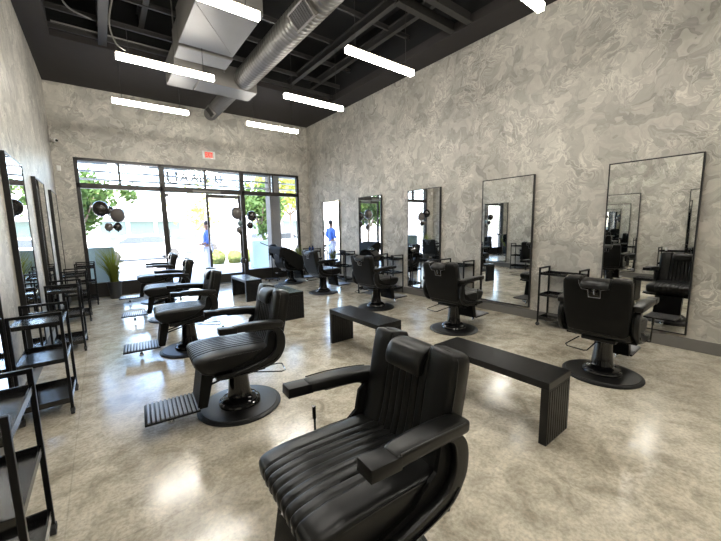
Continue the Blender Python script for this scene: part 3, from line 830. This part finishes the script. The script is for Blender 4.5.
# ------------------------------------------------------------------ grass pots
def grass_pot(loc, lb, n=150, hmax=.85, seed=1, lim=(-.5, .5)):
    rnd = random.Random(seed); root = empty('potted_grass', loc)
    MB().lathe([(0, 0), (.10, 0), (.135, .36), (.145, .36), (.145, .385), (.12, .385), (.12, .36), (0, .36)], n=24).build('pot', M['pot'], root)
    MB().lathe([(0, .362), (.118, .362), (.118, .365), (0, .37)], n=20).build('soil', M['soil'], root)
    g = MB(); bm = g.bm
    for i in range(n):
        a = rnd.uniform(0, 2*PI); r0 = rnd.uniform(0, .08); L = hmax*rnd.uniform(.5, 1.0); sp = rnd.uniform(.05, .62)*(1 if rnd.random() < .8 else 1.4)
        w = rnd.uniform(.004, .009); px, py = r0*math.cos(a), r0*math.sin(a); ta = a+rnd.uniform(-.4, .4); prev = None
        for k in range(6):
            t = k/5; d = sp*t**2*.9; z = .36+L*(t-.12*t**3*(sp/.3))
            c = Vector((min(lim[1], max(lim[0], px+d*math.cos(ta))), min(.27, max(-.5, py+d*math.sin(ta))), z)); sd_ = Vector((-math.sin(ta), math.cos(ta), 0))*w*(1-t*.85)
            cur = (bm.verts.new(c-sd_), bm.verts.new(c+sd_))
            if prev: bm.faces.new((prev[0], prev[1], cur[1], cur[0]))
            prev = cur
    g.build('grass_blades', M['grass'], root)
    tag(root, lb, 'plant')
grass_pot((.76, 9.32, 0), 'tall green grass in a dark pot at the foot of the left window', 300, 1.0, 3, (-.28, .5))
grass_pot((5.28, 9.32, 0), 'green grass in a dark pot behind the caped chair by the right window', 170, .78, 5, (-.45, .34))

# ------------------------------------------------------------------ balloons
def balloon_cluster(items, grp, where):
    for (x, y, z, r, mk, nm) in items:
        e = empty('balloon', (x, y, z))
        b = MB(); b.sphere((0, 0, 0), r, (1, 1, 1.12), 24); b.build('balloon_skin', M[mk], e)
        MB().lathe([(0, 0), (.018, 0), (.006, .03), (0, .035)], (0, 0, -r*1.12-.022), n=10).build('knot', M[mk], e)
        tag(e, nm + ' ' + where, 'balloon', grp)
balloon_cluster([(.66, 9.40, 2.0, .15, 'balloon', 'largest black balloon at the top left of the cluster'), (.95, 9.42, 1.86, .145, 'balloon_glare', 'black balloon with painted glare at the right of the cluster'),
 (.82, 9.55, 1.96, .09, 'balloon', 'black balloon in the middle of the cluster'), (.77, 9.40, 1.60, .085, 'balloon_glare', 'small black balloon with painted glare low left in the cluster'), (.935, 9.40, 1.60, .085, 'balloon', 'small dark balloon low right in the cluster')], 'balloons at the left window', 'hung at the left window')
balloon_cluster([(3.62, 9.50, 1.94, .15, 'balloon_glare', 'largest black balloon with painted glare'), (3.70, 9.52, 1.655, .065, 'teal', 'pale teal small balloon'), (3.66, 9.5, 1.48, .08, 'balloon_glare', 'small black balloon with painted glare under the teal one'),
 (4.02, 9.45, 1.86, .13, 'balloon', 'black balloon right of the door post'), (3.97, 9.5, 1.60, .085, 'balloon', 'lower black balloon right of the door post'), (3.72, 9.5, .62, .075, 'balloon', 'lone small dark balloon near the floor')], 'balloons at the door', 'hung at the right glass door')

# ------------------------------------------------------------------ outdoors
def st(mb, name, mat): return struct(mb, name, mat, smooth=False)
st(MB().box2((-14, YB+.05, -.14), (26, 13.6, -.02)), 'sidewalk', M['side'])
st(MB().box2((-60, 13.6, -.3), (80, 60, -.12)), 'parking_lot', M['asphalt'])
# columns of the arcade with slats
for i, x in enumerate((5.12, -1.2)):
    tag(MB().box2((x-.17, 10.35, -.02), (x+.17, 10.7, 4.4), .01).build('arcade_column', M['stone'], smooth=False), 'square grey %s column outside the storefront' % ('right', 'left')[i], 'column', 'arcade columns outside')
for i, z in enumerate((2.74, 2.93, 3.12, 3.31)):
    tag(MB().box2((-1.6, 10.45, z), (7.2, 10.6, z+.035)).build('canopy_slat', M['slat'], smooth=False), 'grey horizontal canopy slat outside, number %s from the bottom' % ('one', 'two', 'three', 'four')[i], 'slat', 'canopy slats above the storefront')
st(MB().box2((-3, YB+.25, 4.2), (9, 11.6, 4.35)), 'canopy_roof', M['stone'])
# shop sign letters as seen from behind
sg = empty('shop_sign', (2.75, 10.2, 2.86))
for i, (ch, dx, s) in enumerate((('U', -.52, .42), ('A', -.24, .30), ('A', 0.02, .30), ('L', .20, .30), ('L', .36, .30), ('U', .64, .30))):
    text(ch, s, 'sign_letter', M['slat'], sg, (dx, 0, .03 if i else 0), ext=.03, off=.008)
MB().box2((-.85, .035, -.16), (.85, .06, -.13)).build('sign_raceway', M['slat'], sg, smooth=False)
tag(sg, 'grey channel letters of the shop sign seen through the glass above the doors', 'sign')
# planters / panels
for i, (a, b, c, d) in enumerate(((.33, .84, 10.2, 1.12), (5.2, 6.15, 12.8, 1.05))):
    m = MB(); m.box2((a, c, -.02), (b, c+.4, d), .01)
    tag(m.build('tall_planter', M['teal'], smooth=False), 'tall pale teal planter box outside the %s window' % ('left', 'right')[i], 'planter', 'teal planters outside')
# tree
def tree(loc, h, crown, nleaf, mat, lb, seed, trunk=True, lsz=.11, r0=.07):
    rnd = random.Random(seed); root = empty('street_tree', loc)
    m = MB(); m.tube(bez([(0, 0, 0), (.05, 0, h*.3), (-.03, 0, h*.55)], 4), r0, 8)
    for k in range(6):
        a = k*1.05+.3; m.tube(bez([(-.03, 0, h*.5), (crown[0]*.35*math.cos(a), crown[0]*.35*math.sin(a), h*.66), (crown[0]*.65*math.cos(a), crown[0]*.65*math.sin(a), h*(.75+.05*(k % 3)))], 3), [r0*.55, r0*.5, r0*.45, r0*.4, r0*.3, r0*.22, r0*.15], 6)
    m.build('trunk', M['bark'], root)
    g = MB(); bm = g.bm
    clumps = [(rnd.gauss(0, .42), rnd.gauss(0, .42), rnd.gauss(0, .42)) for _ in range(26)]
    for i in range(nleaf):
        c = rnd.choice(clumps)
        p = Vector((crown[0]*(c[0]+rnd.gauss(0, .17)), crown[0]*(c[1]+rnd.gauss(0, .17)), h*.80+crown[1]*(c[2]+rnd.gauss(0, .17))))
        n = Vector((rnd.uniform(-1, 1), rnd.uniform(-1, 1), rnd.uniform(-1, 1))).normalized(); t = n.orthogonal().normalized(); q = n.cross(t); s = lsz*rnd.uniform(.6, 1.2)
        vs = [bm.verts.new(p+t*s*a+q*s*b*.6) for a, b in ((-1, 0), (0, 1), (1, 0), (0, -1))]
        bm.faces.new(vs)
    g.build('foliage', mat, root, smooth=False)
    tag(root, lb, 'tree')
tree((.05, 13.9, -.12), 3.15, (1.0, 1.05), 3200, M['leaf'], 'green street tree outside, seen through the left window', 11)
tree((6.15, 14.2, -.12), 3.3, (.85, .95), 3600, M['leaf'], 'green street tree with forked trunk outside the right window', 12)
tree((9.1, 17.5, -.12), 4.6, (1.9, 1.9), 2600, M['leafy'], 'yellow-green tree farther off, beyond the outside column', 13, lsz=.15)
tree((5.4, 22, -.12), 3.4, (1.5, 1.6), 420, M['leafy'], 'sparse sunlit tree across the lot, seen past the man in blue', 15, lsz=.15)
def bush(loc, r, lb, seed):
    rnd = random.Random(seed); g = MB(); bm = g.bm
    for i in range(900):
        n = Vector((rnd.gauss(0, 1), rnd.gauss(0, 1), rnd.gauss(0, 1))).normalized(); p = n*r*rnd.uniform(.82, 1.0); p.z += r*.85
        t = n.orthogonal().normalized(); q = n.cross(t); a = rnd.uniform(0, PI); t, q = t*math.cos(a)+q*math.sin(a)+n*rnd.uniform(-.5, .5), q*math.cos(a)-t*math.sin(a); s = .045
        bm.faces.new([bm.verts.new(p+t*s*a_+q*s*b_) for a_, b_ in ((-1, 0), (0, 1), (1, 0), (0, -1))])
    g.sphere((0, 0, r*.85), r*.8, n=14)
    tag(g.build('round_bush', M['hedge'], loc=loc, smooth=False), lb, 'bush', 'round bushes across the sidewalk')
for i, (x, r) in enumerate(((4.5, .36), (5.25, .34), (6.02, .36))):
    bush((x, 15.3, -.02), r, 'round clipped bush outside the right door, %s of three' % ('left', 'middle', 'right')[i], 30+i)
st(MB().box2((3.9, 14.7, -.12), (6.8, 15.9, .02), .02), 'planting_kerb', M['side'])
# building across the lot
bd = empty('commercial_building', (0, 38, -.12))
MB().box2((-30, 0, 0), (34, 12, 5.2)).build('wall', M['bldg'], bd, smooth=False)
MB().box2((-30.2, -.4, 4.9), (34.2, .1, 5.1)).build('cornice', M['trimy'], bd, smooth=False)
MB().box2((-30, -1.4, 2.75), (34, .0, 2.95)).build('canopy_band', M['slat'], bd, smooth=False)
for i, x in enumerate((-12, -8, -4, .6, 2.8, 5.0, 14.2, 18, 22)):
    MB().box2((x, -.06, .5), (x+1.9, .01, 2.5)).build('shop_window', M['bwin'], bd, smooth=False)
text('NAIL SPA', 1.1, 'sign_letters', M['signl'], bd, (10.4, -.12, 4.0), ext=.05)
tag(bd, 'long white commercial building across the parking lot with dark shop windows', 'building')
# cars
def car(loc, rz, mat, lb):
    root = empty('parked_car', loc, rz)
    m = MB(); m.prism([(-2.2, .35), (-2.25, .75), (-1.5, .92), (-.75, 1.38), (.8, 1.42), (1.6, .98), (2.2, .9), (2.25, .4), (1.9, .25), (-1.9, .25)], 'y', -.85, .85)
    bmesh.ops.bevel(m.bm, geom=m.bm.edges[:], offset=.06, segments=2, affect='EDGES'); m.build('car_body', mat, root)
    for s in (-1, 1):
        MB().prism([(-1.28, .95), (-.7, 1.30), (.75, 1.34), (1.35, .98)], 'y', s*.845, s*.862).build('side_window', M['carglass'], root, smooth=False)
    MB().prism([(-.55, .95), (-.5, 1.3), (.5, 1.3), (.55, .95)], 'x', -1.4, -1.02).build('windscreen', M['carglass'], root, smooth=False)
    for x in (-1.4, 1.4):
        for s in (-1, 1):
            MB().tube([(x, s*.68, .32), (x, s*.88, .32)], .32, 20).build('wheel', M['tyre'], root)
    for s in (-1, 1): MB().box2((2.2, s*.7-.12, .62), (2.27, s*.7+.12, .76)).build('tail_light', M['trimy'], root, smooth=False)
    tag(root, lb, 'car', 'cars parked across the lot')
car((2.3, 22.5, -.12), .1, M['carw'], 'white car parked outside, large through the left window')
car((-2.6, 24.5, -.12), .05, M['carw'], 'white car parked farther left outside the left window')
car((5.6, 27, -.12), .0, M['carb'], 'sage-coloured car parked outside, beyond the left window right edge')
car((9.6, 21.0, -.12), .12, M['carw'], 'white car parked behind the round bushes')
car((14.6, 22.0, -.12), .1, M['carg'], 'silver car parked outside beyond the right window')

# ------------------------------------------------------------------ man outside
def skinmesh(name, verts, edges, radii, mat, parent, root=0, sub=2):
    me = bpy.data.meshes.new(name); me.from_pydata([Vector(v) for v in verts], edges, [])
    o = bpy.data.objects.new(name, me); C.objects.link(o)
    o.modifiers.new('skin', 'SKIN')
    if not me.skin_vertices: me.attributes  # layer made below
    bpy.context.view_layer.objects.active = o
    lay = me.skin_vertices[0] if len(me.skin_vertices) else None
    if lay is None:
        bpy.ops.object.select_all(action='DESELECT'); o.select_set(True)
        lay = me.skin_vertices[0]
    for i, r in enumerate(radii):
        lay.data[i].radius = (r, r) if not isinstance(r, tuple) else r
        lay.data[i].use_root = (i == root)
    o.modifiers['skin'].use_smooth_shade = True
    s = o.modifiers.new('sub', 'SUBSURF'); s.levels = sub; s.render_levels = sub
    dg = bpy.context.evaluated_depsgraph_get(); m2 = bpy.data.meshes.new_from_object(o.evaluated_get(dg))
    bpy.data.objects.remove(o)
    o = bpy.data.objects.new(name, m2); C.objects.link(o); m2.materials.clear(); m2.materials.append(mat)
    for p in m2.polygons: p.use_smooth = True
    o.parent = parent; return o
man = empty('person', (3.46, 12.25, -.02), math.radians(172))   # +X local is where he faces
V = [(0, 0, .95), (.0, 0, 1.12), (.0, 0, 1.30), (-.01, 0, 1.45), (0, 0, 1.54), (.01, 0, 1.62), (.015, 0, 1.72)]
E = [(0, 1), (1, 2), (2, 3), (3, 4), (4, 5), (5, 6)]
R = [(.09, .085), (.09, .085), (.10, .09), (.09, .07), .055, .085, .082]
for s in (-1, 1):
    b_ = len(V); V += [(0, s*.10, .88), (.02, s*.11, .50), (-.01, s*.12, .09), (.10, s*.13, .05), (.17, s*.135, .04)]; R += [.105, .068, .045, .045, .035]
    E += [(0, b_), (b_, b_+1), (b_+1, b_+2), (b_+2, b_+3), (b_+3, b_+4)]
    b_ = len(V); V += [(-.01, s*.18, 1.42), (-.03, s*.24, 1.14), (.18, s*.19, 1.04), (.25, s*.12, 1.04)]; R += [.05, .046, .034, .03]
    E += [(3, b_), (b_, b_+1), (b_+1, b_+2), (b_+2, b_+3)]
skinmesh('body', V, E, R, M['skin'], man)
hs_ = MB()
for s in (-1, 1):
    for k in range(4): hs_.tube([(.25, s*(.12-.018*k+.02), 1.025), (.31, s*(.105-.018*k+.02), 1.02), (.325, s*(.09-.018*k+.02), .985)], [.011, .010, .008], 6)
    hs_.tube([(.24, s*.10, 1.03), (.28, s*.07, 1.05)], [.012, .009], 6)
hs_.sphere((.11, 0, 1.665), .017); 
hs_.sphere((.0, .088, 1.67), .022, (.6, .4, 1.2)); hs_.sphere((.0, -.088, 1.67), .022, (.6, .4, 1.2))
hs_.build('hands_and_face', M['skin'], man)
MB().sphere((-.018, 0, 1.735), .104, (1.02, .9, .92), 20).build('hair', M['hair'], man)
V = [(0, 0, .93), (0, 0, 1.12), (0, 0, 1.30), (-.01, 0, 1.44)]; E = [(0, 1), (1, 2), (2, 3)]; R = [(.155, .145), (.158, .14), (.168, .14), (.12, .10)]
for s in (-1, 1):
    b_ = len(V); V += [(-.01, s*.195, 1.42), (-.03, s*.25, 1.16), (.08, s*.23, 1.09)]; R += [.078, .064, .06]; E += [(3, b_), (b_, b_+1), (b_+1, b_+2)]
skinmesh('shirt', V, E, R, M['shirt'], man)
V = [(0, 0, .94)]; E = []; R = [(.145, .135)]
for s in (-1, 1):
    b_ = len(V); V += [(0, s*.10, .86), (.02, s*.11, .50), (-.01, s*.12, .10)]; R += [.12, .088, .072]; E += [(0, b_), (b_, b_+1), (b_+1, b_+2)]
skinmesh('trousers', V, E, R, M['trouser'], man)
tag(man, 'person in a blue shirt and pale trousers standing outside the open glass door', 'person')

# ------------------------------------------------------------------ light
w = bpy.data.worlds.new('World'); bpy.context.scene.world = w; w.use_nodes = True
nt = w.node_tree; nt.nodes.clear()
sky = nt.nodes.new('ShaderNodeTexSky'); sky.sky_type = 'NISHITA'; sky.sun_disc = False
sky.sun_elevation = math.radians(52); sky.sun_rotation = math.radians(200); sky.air_density = 1.0; sky.dust_density = 2.5
bg = nt.nodes.new('ShaderNodeBackground'); bg.inputs[1].default_value = 1.3
ow = nt.nodes.new('ShaderNodeOutputWorld'); nt.links.new(sky.outputs[0], bg.inputs[0]); nt.links.new(bg.outputs[0], ow.inputs[0])
sl = bpy.data.lights.new('sun', 'SUN'); sl.energy = 12; sl.angle = math.radians(.6); sl.color = (1, .95, .86)
so = bpy.data.objects.new('sun', sl); C.objects.link(so); so.location = (0, -5, 20)
dv = Vector((.35, .95, -1.15)); so.rotation_euler = dv.to_track_quat('-Z', 'Y').to_euler()
for i, (a, b) in enumerate(((.35, 1.9), (2.0, 3.8), (3.9, 5.6))):
    al = bpy.data.lights.new('window_portal', 'AREA'); al.shape = 'RECTANGLE'; al.size = b-a; al.size_y = 3.0; al.cycles.is_portal = True
    ao = bpy.data.objects.new('window_portal', al); C.objects.link(ao); ao.location = ((a+b)/2, YB+.26, 1.6); ao.rotation_euler = (-PI/2, 0, 0)

# ------------------------------------------------------------------ camera
cam = bpy.data.cameras.new('camera'); co = bpy.data.objects.new('camera', cam); C.objects.link(co)
r = Vector((0.79415292, -0.60745291, -0.01794713)); u = Vector((0.09196629, 0.09093528, 0.99160122)); f = Vector((0.60071901, 0.78913354, -0.12808171))
mt = Matrix(((r.x, u.x, -f.x, .62231643), (r.y, u.y, -f.y, 0), (r.z, u.z, -f.z, 1.5), (0, 0, 0, 1)))
co.matrix_world = mt; cam.sensor_width = 36; cam.sensor_fit = 'HORIZONTAL'; cam.lens = 336.925/721*36; cam.clip_start = .05; cam.clip_end = 200
sc = bpy.context.scene; sc.camera = co
sc.view_settings.view_transform = 'Standard'; sc.view_settings.look = 'None'; sc.view_settings.gamma = 1; sc.view_settings.use_curve_mapping = False
sc.view_settings.exposure = 1.25
sc.cycles.use_denoising = True
try: sc.cycles.denoiser = 'OPENIMAGEDENOISE'
except Exception: pass
sc.cycles.max_bounces = 8; sc.cycles.diffuse_bounces = 4; sc.cycles.glossy_bounces = 6; sc.cycles.transparent_max_bounces = 12
sc.cycles.sample_clamp_indirect = 8; sc.cycles.caustics_reflective = False; sc.cycles.caustics_refractive = False
